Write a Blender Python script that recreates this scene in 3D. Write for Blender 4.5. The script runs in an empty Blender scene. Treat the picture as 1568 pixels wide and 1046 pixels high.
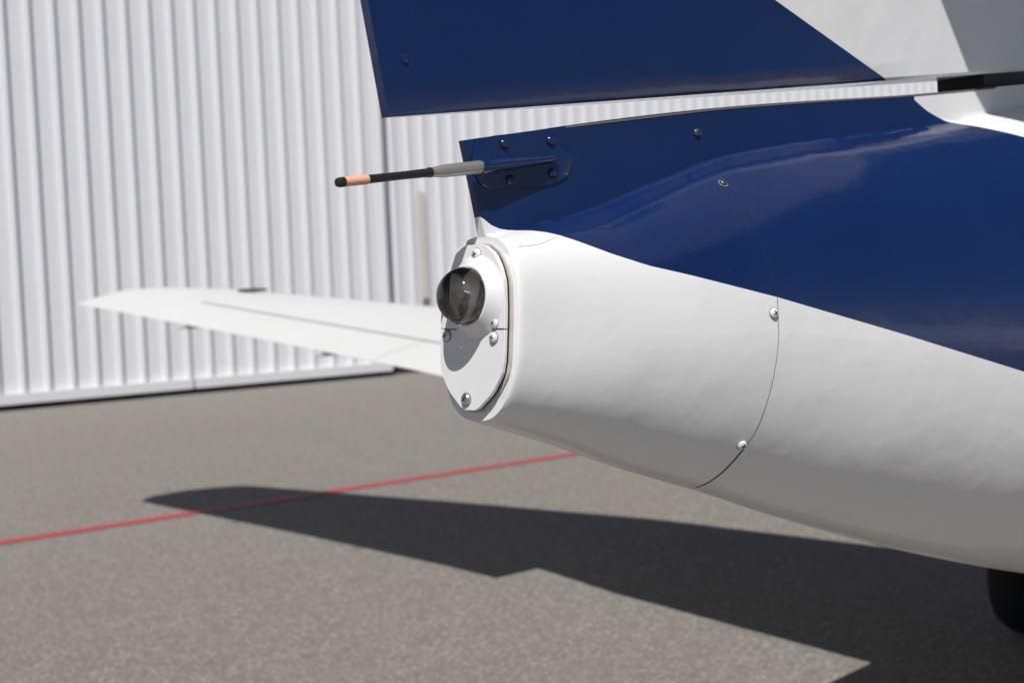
import bpy, bmesh, math, random
from mathutils import Vector, Matrix
random.seed(3)
H=1.3
RHO=math.radians(2.5); PHI=math.atan(103/2178)
TH=math.radians(43)
scene=bpy.context.scene
# ---------------------------------------------------------------- helpers
def link(o,parent=None):
    scene.collection.objects.link(o)
    if parent: o.parent=parent
    return o
def empty(name,loc=(0,0,0),rz=0):
    e=bpy.data.objects.new(name,None); e.location=loc; e.rotation_euler=(0,0,rz); e.empty_display_size=.2
    return link(e)
def mesh_obj(name,verts,faces,mat,parent=None,smooth=False,recalc=True):
    me=bpy.data.meshes.new(name); me.from_pydata([tuple(v) for v in verts],[],faces); me.update()
    if recalc:
        bm=bmesh.new(); bm.from_mesh(me); bmesh.ops.recalc_face_normals(bm,faces=bm.faces); bm.to_mesh(me); bm.free()
    if smooth:
        for p in me.polygons: p.use_smooth=True
    if mat: me.materials.append(mat)
    return link(bpy.data.objects.new(name,me),parent)
def box(name,c,s,mat,parent=None,bev=0,rot=None):
    bm=bmesh.new(); bmesh.ops.create_cube(bm,size=1)
    for v in bm.verts: v.co=Vector((v.co.x*s[0],v.co.y*s[1],v.co.z*s[2]))
    if bev: bmesh.ops.bevel(bm,geom=bm.edges[:],offset=bev,segments=2,affect='EDGES')
    me=bpy.data.meshes.new(name); bm.to_mesh(me); bm.free(); me.materials.append(mat)
    o=bpy.data.objects.new(name,me); o.location=c
    if rot: o.rotation_euler=rot
    return link(o,parent)
def lathe(name,prof,mat,parent=None,n=48,smooth=True):
    vs=[];fs=[]
    for r,a in prof:
        for i in range(n):
            q=2*math.pi*i/n; vs.append((r*math.cos(q),r*math.sin(q),a))
    for j in range(len(prof)-1):
        for i in range(n):
            fs.append((j*n+i,j*n+(i+1)%n,(j+1)*n+(i+1)%n,(j+1)*n+i))
    fs.append(tuple(range(n))[::-1]); fs.append(tuple((len(prof)-1)*n+i for i in range(n)))
    o=mesh_obj(name,vs,fs,mat,parent,smooth)
    if smooth:
        m=o.modifiers.new("es",'EDGE_SPLIT'); m.split_angle=math.radians(35)
    return o
def aim(o,p,d):
    o.location=p; o.rotation_mode='QUATERNION'; o.rotation_quaternion=Vector(d).to_track_quat('Z','Y')
def tube(name,p0,p1,prof,mat,parent,n=32):
    p0=Vector(p0);p1=Vector(p1);L=(p1-p0).length
    o=lathe(name,[(r,f*L) for f,r in prof],mat,parent,n); aim(o,p0,p1-p0); return o
def curve_fn(pts):
    xs=[p[0] for p in pts]; ys=[p[1] for p in pts]; n=len(xs)
    d=[(ys[i+1]-ys[i])/(xs[i+1]-xs[i]) for i in range(n-1)]
    m=[d[0]]+[0 if d[i-1]*d[i]<=0 else 2*d[i-1]*d[i]/(d[i-1]+d[i]) for i in range(1,n-1)]+[d[-1]]
    def f(x):
        if x<=xs[0]: return ys[0]
        if x>=xs[-1]: return ys[-1]
        i=0
        while x>xs[i+1]: i+=1
        h=xs[i+1]-xs[i]; t=(x-xs[i])/h
        return (2*t**3-3*t*t+1)*ys[i]+(t**3-2*t*t+t)*h*m[i]+(-2*t**3+3*t*t)*ys[i+1]+(t**3-t*t)*h*m[i+1]
    return f
def ss(x): x=max(0,min(1,x)); return x*x*(3-2*x)
# ---------------------------------------------------------------- node helpers
class NT:
    def __init__(s,name):
        s.m=bpy.data.materials.new(name); s.m.use_nodes=True; s.t=s.m.node_tree; s.b=s.t.nodes['Principled BSDF']; s.out=s.t.nodes['Material Output']
    def n(s,typ,**k):
        nd=s.t.nodes.new(typ)
        for a,b in k.items(): setattr(nd,a,b)
        return nd
    def l(s,a,b): s.t.links.new(a,b)
    def math(s,op,a,b=None,c=None):
        nd=s.n('ShaderNodeMath',operation=op)
        for i,x in enumerate((a,b,c)):
            if x is None: continue
            if isinstance(x,(int,float)): nd.inputs[i].default_value=x
            else: s.l(x,nd.inputs[i])
        return nd.outputs[0]
    def mix(s,fac,a,b):
        nd=s.n('ShaderNodeMix',data_type='RGBA')
        for i,x in ((0,fac),(6,a),(7,b)):
            if isinstance(x,(int,float)): nd.inputs[i].default_value=x
            elif isinstance(x,tuple): nd.inputs[i].default_value=(*x,1)
            else: s.l(x,nd.inputs[i])
        return nd.outputs[2]
    def noise(s,scale,detail=4,vec=None,rough=.5):
        nd=s.n('ShaderNodeTexNoise'); nd.inputs['Scale'].default_value=scale; nd.inputs['Detail'].default_value=detail; nd.inputs['Roughness'].default_value=rough
        if vec is not None: s.l(vec,nd.inputs['Vector'])
        return nd.outputs['Fac']
    def ramp(s,fac,stops):
        nd=s.n('ShaderNodeValToRGB'); e=nd.color_ramp.elements
        while len(e)<len(stops): e.new(.5)
        for i,(p,c) in enumerate(stops):
            e[i].position=p; e[i].color=(*c,1) if isinstance(c,tuple) else (c,c,c,1)
        s.l(fac,nd.inputs[0]); return nd.outputs[0]
    def obj(s):
        return s.n('ShaderNodeTexCoord').outputs['Object']
    def sep(s,v):
        nd=s.n('ShaderNodeSeparateXYZ'); s.l(v,nd.inputs[0]); return nd.outputs
    def bump(s,h,st,dist=.01):
        nd=s.n('ShaderNodeBump'); nd.inputs['Strength'].default_value=st; nd.inputs['Distance'].default_value=dist
        s.l(h,nd.inputs['Height']); s.l(nd.outputs[0],s.b.inputs['Normal'])
def simple(name,col,rough=.5,metal=0,var=.08,scale=30,coat=0):
    k=NT(name); v=k.obj(); f=k.noise(scale,4,v)
    c=k.mix(f,tuple(x*(1-var) for x in col),tuple(min(1,x*(1+var)) for x in col))
    k.l(c,k.b.inputs['Base Color']); k.b.inputs['Roughness'].default_value=rough; k.b.inputs['Metallic'].default_value=metal
    k.b.inputs['Coat Weight'].default_value=coat; k.b.inputs['Coat Roughness'].default_value=.05
    return k.m
WHITE=(.745,.75,.755); BLUE=(.0042,.0172,.080)
def fcurve(k,x,pts,x0,x1,y0,y1):
    nd=k.n('ShaderNodeFloatCurve'); c=nd.mapping.curves[0]
    P=[((px-x0)/(x1-x0),(py-y0)/(y1-y0)) for px,py in pts]
    c.points[0].location=P[0]; c.points[1].location=P[-1]
    for p in P[1:-1]: c.points.new(*p)
    for p in c.points: p.handle_type='VECTOR'
    nd.mapping.update()
    k.l(k.math('DIVIDE',k.math('SUBTRACT',x,x0),x1-x0),nd.inputs['Value'])
    return k.math('ADD',k.math('MULTIPLY',nd.outputs[0],y1-y0),y0)
def paint(name,mask_fn,rough_w=.36):
    k=NT(name); v=k.obj(); s=k.sep(v)
    m=mask_fn(k,s)
    n1=k.noise(9,5,v); n2=k.noise(260,2,v)
    w=k.mix(k.math('MULTIPLY',n1,.6),WHITE,(.70,.70,.69))
    # faint grime specks
    sp=k.ramp(k.noise(95,2,v,.6),[(.70,0.0),(.78,1.0)])
    w=k.mix(k.math('MULTIPLY',sp,.18),w,(.42,.40,.36))
    b=k.mix(n1,tuple(x*.85 for x in BLUE),tuple(x*1.15 for x in BLUE))
    b=k.mix(k.math('MULTIPLY',sp,.10),b,(.05,.06,.10))
    k.l(k.mix(m,w,b),k.b.inputs['Base Color'])
    r=k.math('ADD',k.math('MULTIPLY',m,.16-rough_w),rough_w)
    r=k.math('ADD',r,k.math('MULTIPLY',k.math('SUBTRACT',n1,.5),.14))
    k.l(r,k.b.inputs['Roughness'])
    k.b.inputs['Coat Weight'].default_value=.35; k.b.inputs['Coat Roughness'].default_value=.05
    n3=k.noise(14,3,v); n4=k.noise(5,2,v)
    k.bump(k.math('ADD',k.math('ADD',k.math('MULTIPLY',n3,1.0),k.math('MULTIPLY',n4,1.8)),k.math('MULTIPLY',n2,.012)),.17,.01)
    return k.m
LOW=[(-.05,.0495),(.001,.0495),(.012,.041),(.024,.0365),(.045,.035),(.056,.0325),(.066,.029),(.085,.021),(.104,.0135),(.14,.002),(.184,-.008),(.28,-.031),(.437,-.073),(.608,-.121),(.9,-.205),(2.0,-.5)]
UP=[(-.05,.5),(.60,.5),(.612,.170),(.635,.158),(.657,.151),(.691,.142),(.73,.13),(.9,.075),(2.0,-.3)]
def m_fus(k,s):
    lo=fcurve(k,s[0],LOW,-.05,2.0,-.6,.6); up=fcurve(k,s[0],UP,-.05,2.0,-.6,.6)
    return k.math('MULTIPLY',k.math('GREATER_THAN',s[2],lo),k.math('LESS_THAN',s[2],up))
def m_rud(k,s):
    return k.math('LESS_THAN',s[2],k.math('MULTIPLY_ADD',s[0],-.366,.186+.366*.562))
MAT_FUS=paint("fuselage_paint",m_fus)
MAT_RUD=paint("rudder_paint",m_rud)
MAT_WHITE=simple("white_paint",(.73,.735,.74),.35,0,.05,25,.4)
MAT_BLUE=simple("blue_paint",BLUE,.2,0,.15,40,.5)
MAT_BLACK=simple("black_rubber",(.012,.012,.012),.6,0,.3)
MAT_BLACKSAT=simple("black_coating",(.016,.015,.014),.4,0,.3,200)
MAT_DARK=simple("dark_gap",(.02,.02,.02),.8)
MAT_SEAM=simple("seam_grime",(.22,.22,.22),.8,0,.7,150)
MAT_SEAMB=simple("seam_in_blue",(.022,.030,.060),.5,0,.9,60)
MAT_SEAL=simple("aged_sealant",(.50,.47,.40),.6,0,.25,120)
MAT_STEEL=simple("steel",(.62,.61,.58),.3,1,.1,150)
MAT_ALU=simple("dull_aluminium",(.42,.41,.37),.42,.7,.15,200)
MAT_PEACH=simple("peach_tip_sleeve",(.80,.40,.26),.5,0,.1,200)
MAT_TIRE=simple("tire_rubber",(.012,.012,.012),.9)
# ---------------------------------------------------------------- aircraft frame
P0=Vector((-.026,1.15,H))
air=empty("small_airplane",P0,TH)
zbot=curve_fn([(0,-.117),(.05,-.135),(.15,-.173),(.28,-.216),(.4,-.258),(.64,-.333),(.9,-.402),(1.3,-.49),(2,-.60),(3,-.72),(4.5,-.8),(6,-.7),(7,-.45)])
ztop=curve_fn([(0,.108),(.112,.125),(.308,.148),(.655,.178),(.924,.205),(1.3,.23),(2,.235),(3,.25),(3.8,.5),(5,.5),(5.8,.15),(7,-.1)])
zbt=curve_fn([(0,.031),(.1,.045),(.2,.073),(.3,.100),(.65,.143),(.92,.178),(1.3,.2),(2,.21),(3,.24),(3.8,.49),(5,.49),(5.8,.14),(7,-.11)])
hwf=curve_fn([(0,.0465),(.05,.0545),(.1,.0635),(.28,.090),(.5,.128),(.9,.205),(1.3,.28),(2,.40),(2.5,.58),(4,.62),(5.5,.6),(6.5,.4),(7,.15)])
wnf=curve_fn([(0,.0032),(.1,.010),(.3,.022),(.65,.036),(.9,.043),(1.3,.04),(2,.03),(7,.02)])
def W(t,z):
    t=max(t,0); zb=zbot(t); zt=zbt(t); zc=(zb+zt)/2; hb=(zt-zb)/2
    q=abs((z-zc)/hb); p=(2.2 if z>zc else 1.95)+.6*(1-ss(t/.15))
    a=hwf(t)*(1-q**p)**(1/p) if q<1 else 0.0
    if z<=zc: return a
    b=wnf(t)*(1-.15*(z-zc)/max(.01,ztop(t)-zc)); k2=(.006+.032*min(t,1))
    kk=k2*ss((z-zc)/hb)
    if q>1: kk*=math.exp(-(q-1)*2.5)
    return .5*(a+b+math.sqrt((a-b)**2+kk*kk))
TILT=.10
def shear(t,z):
    a=TILT*(min(z,.03)+.042)*(1-ss(t/.10))
    if z>.03: a=(TILT*.072-.018*min(1,(z-.03)/.078) )*(1-ss(t/.08))
    return a
def S(t,z,off=0.0,side=-1):
    w=W(t,z); e=.002
    wt=(W(t+e,z)-W(t-e if t>e else t,z))/(2*e if t>e else e); wz=(W(t,z+e)-W(t,z-e))/(2*e)
    n=Vector((-wt,side*1.0,-wz)); n.normalize()
    return Vector((t+shear(t,z),side*w,z))+n*off, n
NZ=170
ts=[0,.0015,.004,.008]+[.012+.009*i for i in range(108)]+[1.05,1.15,1.3,1.5,1.75,2,2.3,2.6,3,3.3,3.6,3.8,4.1,4.5,5,5.4,5.8,6.2,6.5,6.8,7]
vs=[];fs=[]
for t in ts:
    zb,zt=zbot(t),ztop(t)
    rows=[]
    for j in range(NZ+1):
        q=j/NZ
        z=zb+(zt-zb)*q**1.5
        sc=1.0
        if t<.005:
            sc={0:.955,.0015:.985,.004:.997}[t]
            if z>.034: sc=1
        rows.append((z,W(t,z)*sc))
    rows[0]=(zb,0.0)
    for side in (-1,1):
        for z,w in rows: vs.append((t+shear(t,z),side*w,z))
R=2*(NZ+1)
for i in range(len(ts)-1):
    for sd in (0,NZ+1):
        for j in range(NZ):
            a=i*R+sd+j; fs.append((a,a+1,a+R+1,a+R))
    fs.append((i*R+NZ,i*R+R-1,(i+1)*R+R-1,(i+1)*R+NZ))
for i in (0,len(ts)-1):
    for j in range(NZ): fs.append((i*R+j,i*R+j+1,i*R+NZ+1+j+1,i*R+NZ+1+j))
fus=mesh_obj("fuselage",vs,fs,MAT_FUS,air)
bm=bmesh.new(); bm.from_mesh(fus.data); bmesh.ops.remove_doubles(bm,verts=bm.verts,dist=1e-5); bmesh.ops.recalc_face_normals(bm,faces=bm.faces); bm.to_mesh(fus.data); bm.free()
for p in fus.data.polygons: p.use_smooth=True
m=fus.modifiers.new("es",'EDGE_SPLIT'); m.split_angle=math.radians(50)
# ---- ribbons / patches lying on the skin
def ribbon(name,pts,width,mat,off=.0004,side=-1,n=14):
    P=[]
    for i in range(len(pts)-1):
        for j in range(n): q=j/n; P.append((pts[i][0]*(1-q)+pts[i+1][0]*q,pts[i][1]*(1-q)+pts[i+1][1]*q))
    P.append(pts[-1])
    for _ in range(12):
        P=[P[0]]+[((P[i-1][0]+2*P[i][0]+P[i+1][0])/4,(P[i-1][1]+2*P[i][1]+P[i+1][1])/4) for i in range(1,len(P)-1)]+[P[-1]]
    C=[S(*p,off,side) for p in P]; vs=[];fs=[]
    for i,(c,nn) in enumerate(C):
        tg=(C[min(i+1,len(C)-1)][0]-C[max(i-1,0)][0]).normalized(); b=nn.cross(tg).normalized()*width/2
        vs+= [c-b,c+b]
    for i in range(len(C)-1): fs.append((2*i,2*i+1,2*i+3,2*i+2))
    return mesh_obj(name,vs,fs,mat,air,True)
def patch(name,poly,th,mat,side=-1,rnd=3):
    P=[Vector(p) for p in poly]
    for _ in range(rnd):
        Q=[]
        for i in range(len(P)):
            a,b=P[i],P[(i+1)%len(P)]; Q+=[a*.75+b*.25,a*.25+b*.75]
        P=Q
    c=sum(P,Vector((0,0)))/len(P); vs=[];fs=[]; rings=[(1,-.0005),(1,th*.7),(.985,th),(.8,th),(.5,th),(.2,th)]
    for s,o in rings:
        for p in P: q=c+(p-c)*s; vs.append(S(q.x,q.y,o,side)[0])
    n=len(P)
    for r in range(len(rings)-1):
        for i in range(n): fs.append((r*n+i,r*n+(i+1)%n,(r+1)*n+(i+1)%n,(r+1)*n+i))
    fs.append(tuple((len(rings)-1)*n+i for i in range(n)))
    o=mesh_obj(name,vs,fs,mat,air,True); m=o.modifiers.new("es",'EDGE_SPLIT'); m.split_angle=math.radians(40); return o
def screw(name,p,n,r,mat,parent,rot=0.4,washer=True):
    o=lathe(name,[(r,0),(r*1.0,r*.18),(r*.9,r*.42),(r*.6,r*.62),(r*.2,r*.68)],mat,parent,28)
    aim(o,p,n)
    for a in (0,math.pi/2):
        c=box(name+"_slot",(0,0,r*.61),(r*.95,r*.2,r*.2),MAT_DARK,o); c.rotation_euler=(0,0,a+rot)
    if washer: lathe(name+"_washer",[(r*1.16,-.0003),(r*1.16,.0003),(r*1.1,.0005)],MAT_SEAM,o,28)
    return o
MAT_SCREWW=simple("painted_screw",(.70,.70,.68),.35,.1,.15,300)
for i,(t,z) in enumerate([(.274,-.045),(.257,-.163)]):
    p,n=S(t,z); screw("side_screw_%d"%i,p,n,.0048,MAT_SCREWW,air,.5+i)
MCHIP=simple("chipped_screw",(.05,.07,.12),.35,.4,.5,400)
for i,(t,z) in enumerate([(.262,.074),(.262,.122)]):
    p,n=S(t,z); screw("blue_screw_%d"%i,p,n,.0042,MCHIP,air,.2+i,i==0)
seamb=[(.271,.145),(.267,.115),(.264,.081),(.268,.055),(.273,.013),(.2795,-.0295)]
seamw=[(.2795,-.0315),(.279,-.069),(.273,-.116),(.268,-.15),(.257,-.178),(.252,-.195)]
for sd in (-1,1): 
    ribbon("joint_seam_upper",seamb,.0007,MAT_SEAMB,.0003,sd)
    ribbon("joint_seam_lower",seamw,.0008,MAT_SEAM,.0003,sd)
    ribbon("joint_seam_gap",[(.262,-.165),(.257,-.178),(.252,-.195),(.250,-.2045)],.0016,MAT_DARK,.0005,sd)
    ribbon("fairing_seam",[(.009,.0215),(.030,.0225),(.062,.030)],.0004,simple("hairline",(.45,.45,.45),.7),.0003,sd)
    ribbon("top_seal",[(.10,ztop(.10)-.0010),(.3,ztop(.3)-.0010),(.45,ztop(.45)-.0010),(.6,ztop(.6)-.0010),(.78,ztop(.78)-.0010)],.0018,simple("top_seal_strip",(.13,.12,.11),.6,0,.3,80),.0005,sd)
ribbon("paint_crack",[(.098,.0345),(.118,.0352),(.128,.0385),(.141,.040)],.0008,MAT_DARK,.0004)
# ---------------------------------------------------------------- static wick
patch("wick_base_plate",[(.004,.086),(.006,.100),(.018,.113),(.085,.117),(.103,.107),(.106,.092),(.094,.074),(.022,.069),(.006,.072)],.0018,MAT_BLUE)
for i,(t,z) in enumerate([(.036,.106),(.081,.110),(.037,.077),(.081,.083)]):
    p,n=S(t,z,.0018); screw("wick_screw_%d"%i,p,n,.0042,MAT_BLUE,air,.3+i*.7,False)
wa=Vector((.0847,-.0135,.0949)); wb=Vector((-.1442,-.015,.072))
def wp(f): return wa+(wb-wa)*f
tube("wick_socket",wp(0),wp(.387),[(0,.0012),(.05,.003),(.35,.0048),(.85,.0062),(.97,.0066),(1,.0060)],MAT_BLUE,air)
tube("wick_ferrule",wp(.385),wp(.615),[(0,.0050),(.05,.0053),(.75,.0050),(.88,.0042),(.97,.0038),(1,.0036)],MAT_ALU,air)
tube("wick_rod",wp(.612),wp(.885),[(0,.0038),(.03,.0041),(.06,.0034),(.5,.0031),(1,.0033)],MAT_BLACKSAT,air)
tube("wick_sleeve",wp(.884),wp(.979),[(0,.0036),(.1,.0037),(1,.0036)],MAT_PEACH,air)
tube("wick_tip",wp(.978),wp(1.01),[(0,.0037),(.6,.0037),(.9,.003),(1,.0012)],MAT_BLACKSAT,air)
# ---------------------------------------------------------------- rudder / fin
def fin_te(z): return -.086-(z-.124)*.172
def fin_bot(t): return .1235+(t+.08)*.0975
fthf=curve_fn([(0,.0045),(.02,.0062),(.1,.0105),(.5,.027),(.9,.04),(1.15,.038),(1.3,.02),(1.36,.001)])
vs=[];fs=[]
rowsz=[0,.003]+[.02*i for i in range(1,40)]
tt=[0,.0003,.02,.05,.1,.2,.35,.5,.7,.9,1.1,1.25,1.33,1.36]
for i,dz in enumerate(rowsz):
    for side in (-1,1):
        for x in tt:
            te=fin_te(.124+dz); t=te+x
            w=fthf(x)*(0.93 if i==0 else 1)
            vs.append((t,side*w,fin_bot(t)+dz))
K=len(tt)
for i in range(len(rowsz)-1):
    for sd in (0,K):
        for j in range(K-1):
            a=i*2*K+sd+j; fs.append((a,a+1,a+2*K+1,a+2*K))
    fs.append((i*2*K,i*2*K+K,(i+1)*2*K+K,(i+1)*2*K)); fs.append((i*2*K+K-1,i*2*K+2*K-1,(i+1)*2*K+2*K-1,(i+1)*2*K+K-1))
for i in (0,len(rowsz)-1):
    for j in range(K-1): fs.append((i*2*K+j,i*2*K+j+1,i*2*K+K+j+1,i*2*K+K+j))
rud=mesh_obj("fin_and_rudder",vs,fs,MAT_RUD,air,True)
m=rud.modifiers.new("es",'EDGE_SPLIT'); m.split_angle=math.radians(30)
box("fin_post",(1.05,0,.205),(.56,.06,.07),MAT_BLACK,air)
o=lathe("rudder_rivet",[(.0035,0),(.0030,.0012),(.001,.0016)],MAT_BLUE,air,24); aim(o,(-.070,-.0068,.168),(0,-1,0))
# horizontal stabiliser high on the fin
def slab(name,outline,zf,thick,mat,parent,n=26,up=.62,lift=0):
    vs=[];fs=[]
    for (s,te,le) in outline:
        for j in range(2*n):
            if j<n: q=j/(n-1); sg=1
            else: q=1-(j-n)/(n-1); sg=-1
            x=te+(le-te)*q
            th=thick(s)*(le-te)*(2.6*math.sqrt(max(0,1-q))*(q)**1.0+.012)
            vs.append((x,s,zf(s)+lift*q+ (th*(up if sg>0 else -.38))))
    M=2*n
    for i in range(len(outline)-1):
        for j in range(M): fs.append((i*M+j,i*M+(j+1)%M,(i+1)*M+(j+1)%M,(i+1)*M+j))
    for i in (0,len(outline)-1):
        for j in range(n-1): fs.append((i*M+j,i*M+j+1,i*M+M-2-j,i*M+M-1-j))
    o=mesh_obj(name,vs,fs,mat,parent,True); m=o.modifiers.new("es",'EDGE_SPLIT'); m.split_angle=math.radians(40); return o
st=[(.0,.55,1.1),(.15,.54,1.1),(.194,.475,1.1),(.216,.440,1.09),(.234,.450,1.09),(.5,.56,1.07),(.9,.69,1.03),(1.12,.76,.99),(1.16,.82,.95)]
for sd,nm in ((-1,"stabilizer_right"),(1,"stabilizer_left")):
    slab(nm,[(sd*s,a,b) for s,a,b in st],lambda s:.70,lambda s:.06,MAT_WHITE,air)
# ---------------------------------------------------------------- wing
wing=[(0.3,2.3,4.40),(1.30,2.45,4.40),(1.342,2.51,4.40),(1.364,2.778,4.40),(2.656,2.95,4.317),(3.10,3.05,4.28),(3.215,3.07,4.27),(3.222,2.825,4.28),(3.606,2.85,4.24),(4.83,2.862,3.977),(6.074,2.85,3.68),(6.40,2.848,3.60),(6.52,2.85,3.55),(6.60,2.91,3.42),(6.66,3.0,3.25)]  # inboard root fillet is invented, out of frame, only to extend the cast shadow
def wing_mat():
    k=NT("wing_paint"); v=k.obj(); s=k.sep(v)
    ay=k.math('ABSOLUTE',s[1])
    x=k.math('SUBTRACT',s[0],3.17)
    g=k.math('LESS_THAN',k.math('ABSOLUTE',x),.011)
    g=k.math('MULTIPLY',g,k.math('LESS_THAN',ay,5.75))
    c1=k.math('LESS_THAN',k.math('ABSOLUTE',k.math('SUBTRACT',ay,3.9)),.006)
    c1=k.math('MULTIPLY',c1,k.math('LESS_THAN',s[0],3.17))
    g=k.math('MAXIMUM',g,k.math('MULTIPLY',c1,.5))
    f=k.noise(3,4,v)
    k.l(k.mix(g,k.mix(f,(.66,.66,.66),(.60,.60,.59)),(.25,.25,.25)),k.b.inputs['Base Color']); k.b.inputs['Roughness'].default_value=.45
    return k.m
MW=wing_mat()
for sd,nm in ((1,"wing_left"),(-1,"wing_right")):
    slab(nm,[(sd*s,a,b) for s,a,b in wing],lambda s:-.75+.106*abs(s),lambda s:.10*(1 if abs(s)<6.3 else .7),MW,air,26,.72,.045)
    for s in (4.25,5.4):
        box("hinge_bracket",(2.90,sd*s,-.75+.106*s-.012),(.16,.012,.022),MAT_WHITE,air,.003)
o=lathe("fuel_cap",[(.085,0),(.075,.012),(.03,.016)],MAT_BLACKSAT,air,24); o.location=(3.56,5.86,-.75+.106*5.86+.098)
o=lathe("main_wheel",[(.05,-.06),(.15,-.075),(.19,-.06),(.205,-.03),(.21,0),(.205,.03),(.19,.06),(.15,.075),(.05,.06)],MAT_TIRE,air,40)
aim(o,(3.77,1.465,-H+.21),(0,1,0))
o=tube("gear_leg",(3.81,1.38,-H+.2),(3.84,1.3,-.6),[(0,.03),(1,.035)],MAT_BLACKSAT,air)
# ---------------------------------------------------------------- tail light assembly
tl=bpy.data.objects.new("tail_light",None); link(tl,air); tl.location=(.0032,0,-.0002); tl.rotation_euler=(0,math.atan(TILT),0)
half=[(.0085,-.1090),(.0265,-.0945),(.0368,-.0795),(.0388,-.068),(.0388,-.03),(.0368,-.006),(.032,.006),(.025,.0165),(.012,.0245)]
plate=[(-a,b) for a,b in half][::-1]+half
for _ in range(1):
    Q=[]
    for i in range(len(plate)):
        a,b=plate[i],plate[(i+1)%len(plate)]
        Q+=[(a[0]*.85+b[0]*.15,a[1]*.85+b[1]*.15),(a[0]*.15+b[0]*.85,a[1]*.15+b[1]*.85)]
    plate=Q
for _ in range(len(plate)):
    if plate[0][0]<=0 and plate[-1][0]>0 and plate[0][1]>0: break
    plate=plate[1:]+plate[:1]
def prism(name,poly,t0,t1,mat,parent,bev=.0008):
    bm=bmesh.new()
    lo=[bm.verts.new((t1,a,b)) for a,b in poly]; f=bm.faces.new(lo)
    r=bmesh.ops.extrude_face_region(bm,geom=[f]); 
    for g in r['geom']:
        if isinstance(g,bmesh.types.BMVert): g.co.x=t0
    bmesh.ops.recalc_face_normals(bm,faces=bm.faces)
    if bev: bmesh.ops.bevel(bm,geom=[e for e in bm.edges if all(abs(v.co.x-t0)<1e-6 for v in e.verts)],offset=bev,segments=3,affect='EDGES')
    me=bpy.data.meshes.new(name); bm.to_mesh(me); bm.free(); me.materials.append(mat)
    return link(bpy.data.objects.new(name,me),parent)
def scl(poly,sx,sz): return [(a*sx,(b+.042)*sz-.042) for a,b in poly]
prism("sealant_bead",scl(plate,1.05,1.02),-.0012,.0018,MAT_SEAL,tl,.0005)
prism("gasket",scl(plate,.985,.99),-.0042,-.0010,MAT_DARK,tl,0)
ZS=-.0436
rt=[p for p in plate if p[1]>ZS+.001 and p[0]<=0]; lt=[p for p in plate if p[1]>ZS+.001 and p[0]>0]
low=[p for p in plate if p[1]<ZS-.001]
prism("lower_cover_plate",[(-.0388,ZS-.0004)]+low+[(.0388,ZS-.0004)],-.0068,-.0038,MAT_WHITE,tl,.0005)
prism("light_mounting_plate",rt+[(-.0388,ZS+.0004),(.0388,ZS+.0004)]+lt,-.0074,-.0038,MAT_WHITE,tl,.0005)
ZD=-.0176; YD=-.0035
col=lathe("light_housing",[(.0340,0),(.0318,.0022),(.0285,.0055),(.0262,.0088),(.0248,.0104),(.0234,.0106),(.0230,.006)],MAT_WHITE,tl,64)
aim(col,(-.007,YD,ZD),(-1,0,0))
k=NT("smoked_lens"); t=k.t
tr=k.n('ShaderNodeBsdfTransparent'); tr.inputs[0].default_value=(.71,.70,.68,1)
gl=k.n('ShaderNodeBsdfGlossy'); gl.inputs['Roughness'].default_value=.03
fr=k.n('ShaderNodeFresnel'); fr.inputs[0].default_value=1.8
mx=k.n('ShaderNodeMixShader'); k.l(fr.outputs[0],mx.inputs[0]); k.l(tr.outputs[0],mx.inputs[1]); k.l(gl.outputs[0],mx.inputs[2]); k.l(mx.outputs[0],k.out.inputs[0])
MLENS=k.m
n=16
prof=[(.0234*math.cos(a),.0234*math.sin(a)) for a in [math.radians(-10+100*i/n) for i in range(n)]]+[(.0002,.0234)]
lens=lathe("lens_dome",prof,MLENS,tl,64); aim(lens,(-.0180,YD,ZD),(-1,0,0))
MREF=simple("reflector",(.52,.51,.49),.35,.7,.3,150)
o=lathe("reflector",[(.0225,0),(.020,-.003),(.012,-.001),(.006,.002),(.003,.002)],MREF,tl,48); aim(o,(-.0165,YD,ZD),(-1,0,0))
o=lathe("bulb",[(.003,0),(.004,.003),(.0045,.006),(.0035,.009),(.001,.010)],simple("bulb_glass",(.35,.35,.34),.08,.7),tl,32); aim(o,(-.018,YD-.003,ZD+.001),(-1,0,0))
box("lens_divider",(-.023,YD+.006,ZD),(.012,.0010,.036),simple("divider",(.28,.27,.26),.3,.6),tl)
for i,(y,z,r) in enumerate([(-.0036,.0165,.0050),(-.0275,-.0388,.0044),(-.0268,-.0503,.0044),(.0305,-.0490,.0044),(.004,-.1000,.0050)]):
    screw("plate_screw_%d"%i,(-.0070,y,z),(-1,0,0),r,MAT_SCREWW if i!=4 else MAT_STEEL,tl,.3+i*.5)
# ---------------------------------------------------------------- camera + light
def cam_axes():
    up=Vector((0,math.sin(PHI),math.cos(PHI))); X=Vector((1,0,0)); fwd=Vector((0,math.cos(PHI),-math.sin(PHI)))
    return X*math.cos(RHO)-up*math.sin(RHO), X*math.sin(RHO)+up*math.cos(RHO), -fwd
cx,cy,cz=cam_axes()
cam=bpy.data.cameras.new("camera"); co=link(bpy.data.objects.new("camera",cam))
co.matrix_world=Matrix(((cx.x,cy.x,cz.x,0),(cx.y,cy.y,cz.y,0),(cx.z,cy.z,cz.z,H),(0,0,0,1)))
cam.lens=50; cam.sensor_width=36; cam.clip_start=.05; cam.clip_end=3000
cam.dof.use_dof=True; cam.dof.focus_distance=1.19; cam.dof.aperture_fstop=10
scene.camera=co
sun=bpy.data.lights.new("sun",'SUN'); sun.energy=5.0; sun.angle=math.radians(.53); sun.color=(1,.975,.94)
so=link(bpy.data.objects.new("sun",sun)); d=Vector((.05,.70,-1)); so.rotation_mode='QUATERNION'; so.rotation_quaternion=(-d).to_track_quat('Z','Y')
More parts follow.
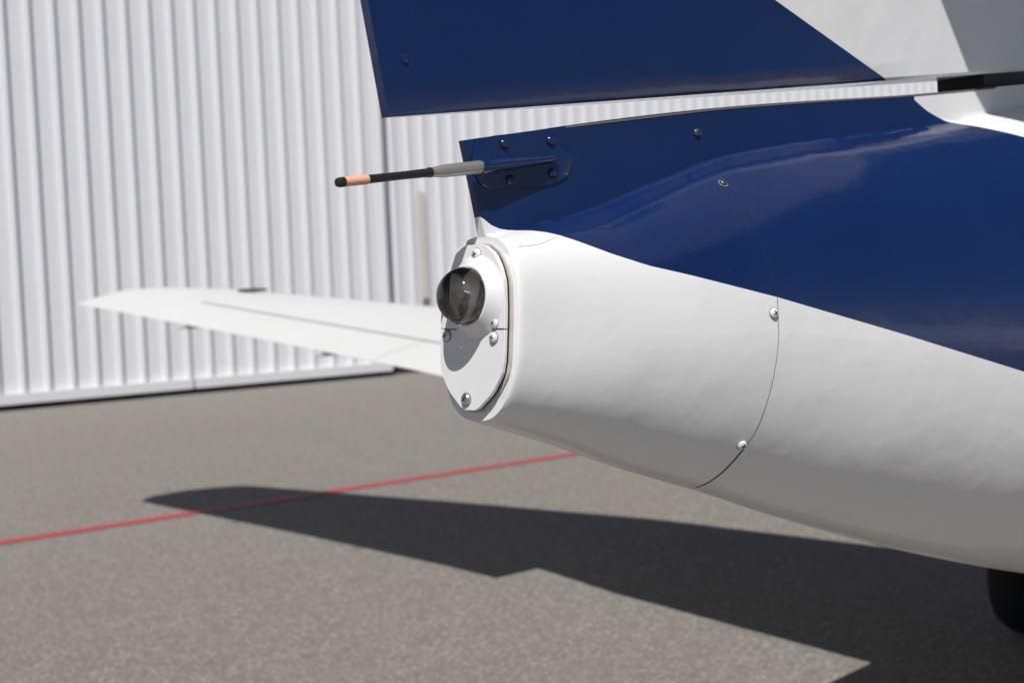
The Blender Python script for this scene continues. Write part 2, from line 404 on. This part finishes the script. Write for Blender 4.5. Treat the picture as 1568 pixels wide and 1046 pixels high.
w=bpy.data.worlds.new("World"); scene.world=w; w.use_nodes=True; nt=w.node_tree
sky=nt.nodes.new('ShaderNodeTexSky'); sky.sky_type='NISHITA'; sky.sun_disc=False; sky.sun_elevation=math.radians(55); sky.sun_rotation=math.atan2(-.05,-.70)
sky.air_density=.5; sky.dust_density=.3
nt.links.new(sky.outputs[0],nt.nodes['Background'].inputs[0]); nt.nodes['Background'].inputs[1].default_value=.05
scene.view_settings.view_transform='Standard'; scene.view_settings.look='None'; scene.view_settings.exposure=0
# ---------------------------------------------------------------- ground
k=NT("asphalt"); v=k.obj()
big=k.noise(.35,5,v); mid=k.noise(6,4,v)
vo=k.n('ShaderNodeTexVoronoi'); vo.inputs['Scale'].default_value=95; k.l(v,vo.inputs['Vector'])
sp=k.sep(vo.outputs['Color'])[0]
base=k.mix(big,(.152,.134,.118),(.190,.171,.153))
base=k.mix(k.ramp(sp,[(.0,0.0),(.55,.22),(.82,.5),(1,1.0)]),k.mix(.36,base,(.05,.043,.038)),k.mix(.6,base,(.48,.45,.41)))
k.l(k.mix(k.math('MULTIPLY',mid,.3),base,(.176,.158,.142)),k.b.inputs['Base Color']); k.b.inputs['Roughness'].default_value=.9
k.bump(k.noise(150,3,v),.5,.004)
g=mesh_obj("ground",[(-400,-200,0),(400,-200,0),(400,600,0),(-400,600,0)],[(0,1,2,3)],k.m)
k=NT("red_line_paint"); v=k.obj(); k.l(k.mix(k.ramp(k.noise(60,4,v),[(.35,0.0),(.7,1.0)]),(.42,.030,.045),(.27,.05,.05)),k.b.inputs['Base Color']); k.b.inputs['Roughness'].default_value=.7
a=Vector((-2.75,7.46)); dd=(Vector((.36,10.05))-a).normalized(); nn=Vector((-dd.y,dd.x))*.06
L0=a-dd*12; L1=a+dd*25
mesh_obj("red_painted_line",[(*(L0-nn),.004),(*(L1-nn),.004),(*(L1+nn),.004),(*(L0+nn),.004)],[(0,1,2,3)],k.m)
# ---------------------------------------------------------------- hangar
hang=empty("metal_hangar",(-1.65,19.25,0),math.atan2(.602,.798))
MWALL=simple("white_steel_cladding",(.67,.68,.71),.45,0,.03,1.5)
MRAIL=simple("hangar_rail",(.66,.66,.67),.5)
def cladding(name,x0,x1,y,z0,z1,pitch,mat,dep=.04,top=.06,sl=.02):
    prof=[];x=x0
    while x<x1:
        prof+=[(x,y),(x+pitch-top-2*sl,y),(x+pitch-top-sl,y-dep),(x+pitch-sl,y-dep)]; x+=pitch
    prof.append((x,y)); n=len(prof)
    vs=[(a,b,z0) for a,b in prof]+[(a,b,z1) for a,b in prof]
    return mesh_obj(name,vs,[(i,i+1,n+i+1,n+i) for i in range(n-1)],mat,hang,recalc=False)
cladding("sliding_door",-29,-.29,0,.16,7.2,.29,MWALL,.06,.04,.022)
cladding("wall_cladding",-.6,24,.30,.10,8.5,.25,MWALL,.05,.04,.02)
box("door_back",(-14.55,.08,3.7),(29.1,.1,7.0),MRAIL,hang)
box("building_core",(-3,9.2,4.2),(53,17,8.3),MRAIL,hang)
box("header",(-14.5,.25,7.5),(29.4,.6,.5),MRAIL,hang)
box("roof",(-3,9,8.6),(54.5,19,.3),MRAIL,hang)
x=-29
while x<-.3:
    L=2.9; box("bottom_rail",(x+L/2,-.03,.13),(L-.05,.11,.12),MRAIL,hang); x+=L
for x in (-26,-20,-12,-7.3,-4.4,-2.2): box("roller",(x,.0,.04),(.3,.06,.07),MAT_BLACK,hang)
box("door_edge_post",(-.05,.03,3.7),(.12,.12,7.1),MRAIL,hang)
box("wall_sill",(12,.28,.06),(24,.2,.1),MAT_DARK,hang)
box("downpipe",(.75,.21,1.75),(.12,.06,1.5),simple("beige_pipe",(.56,.53,.48),.6),hang,.02)
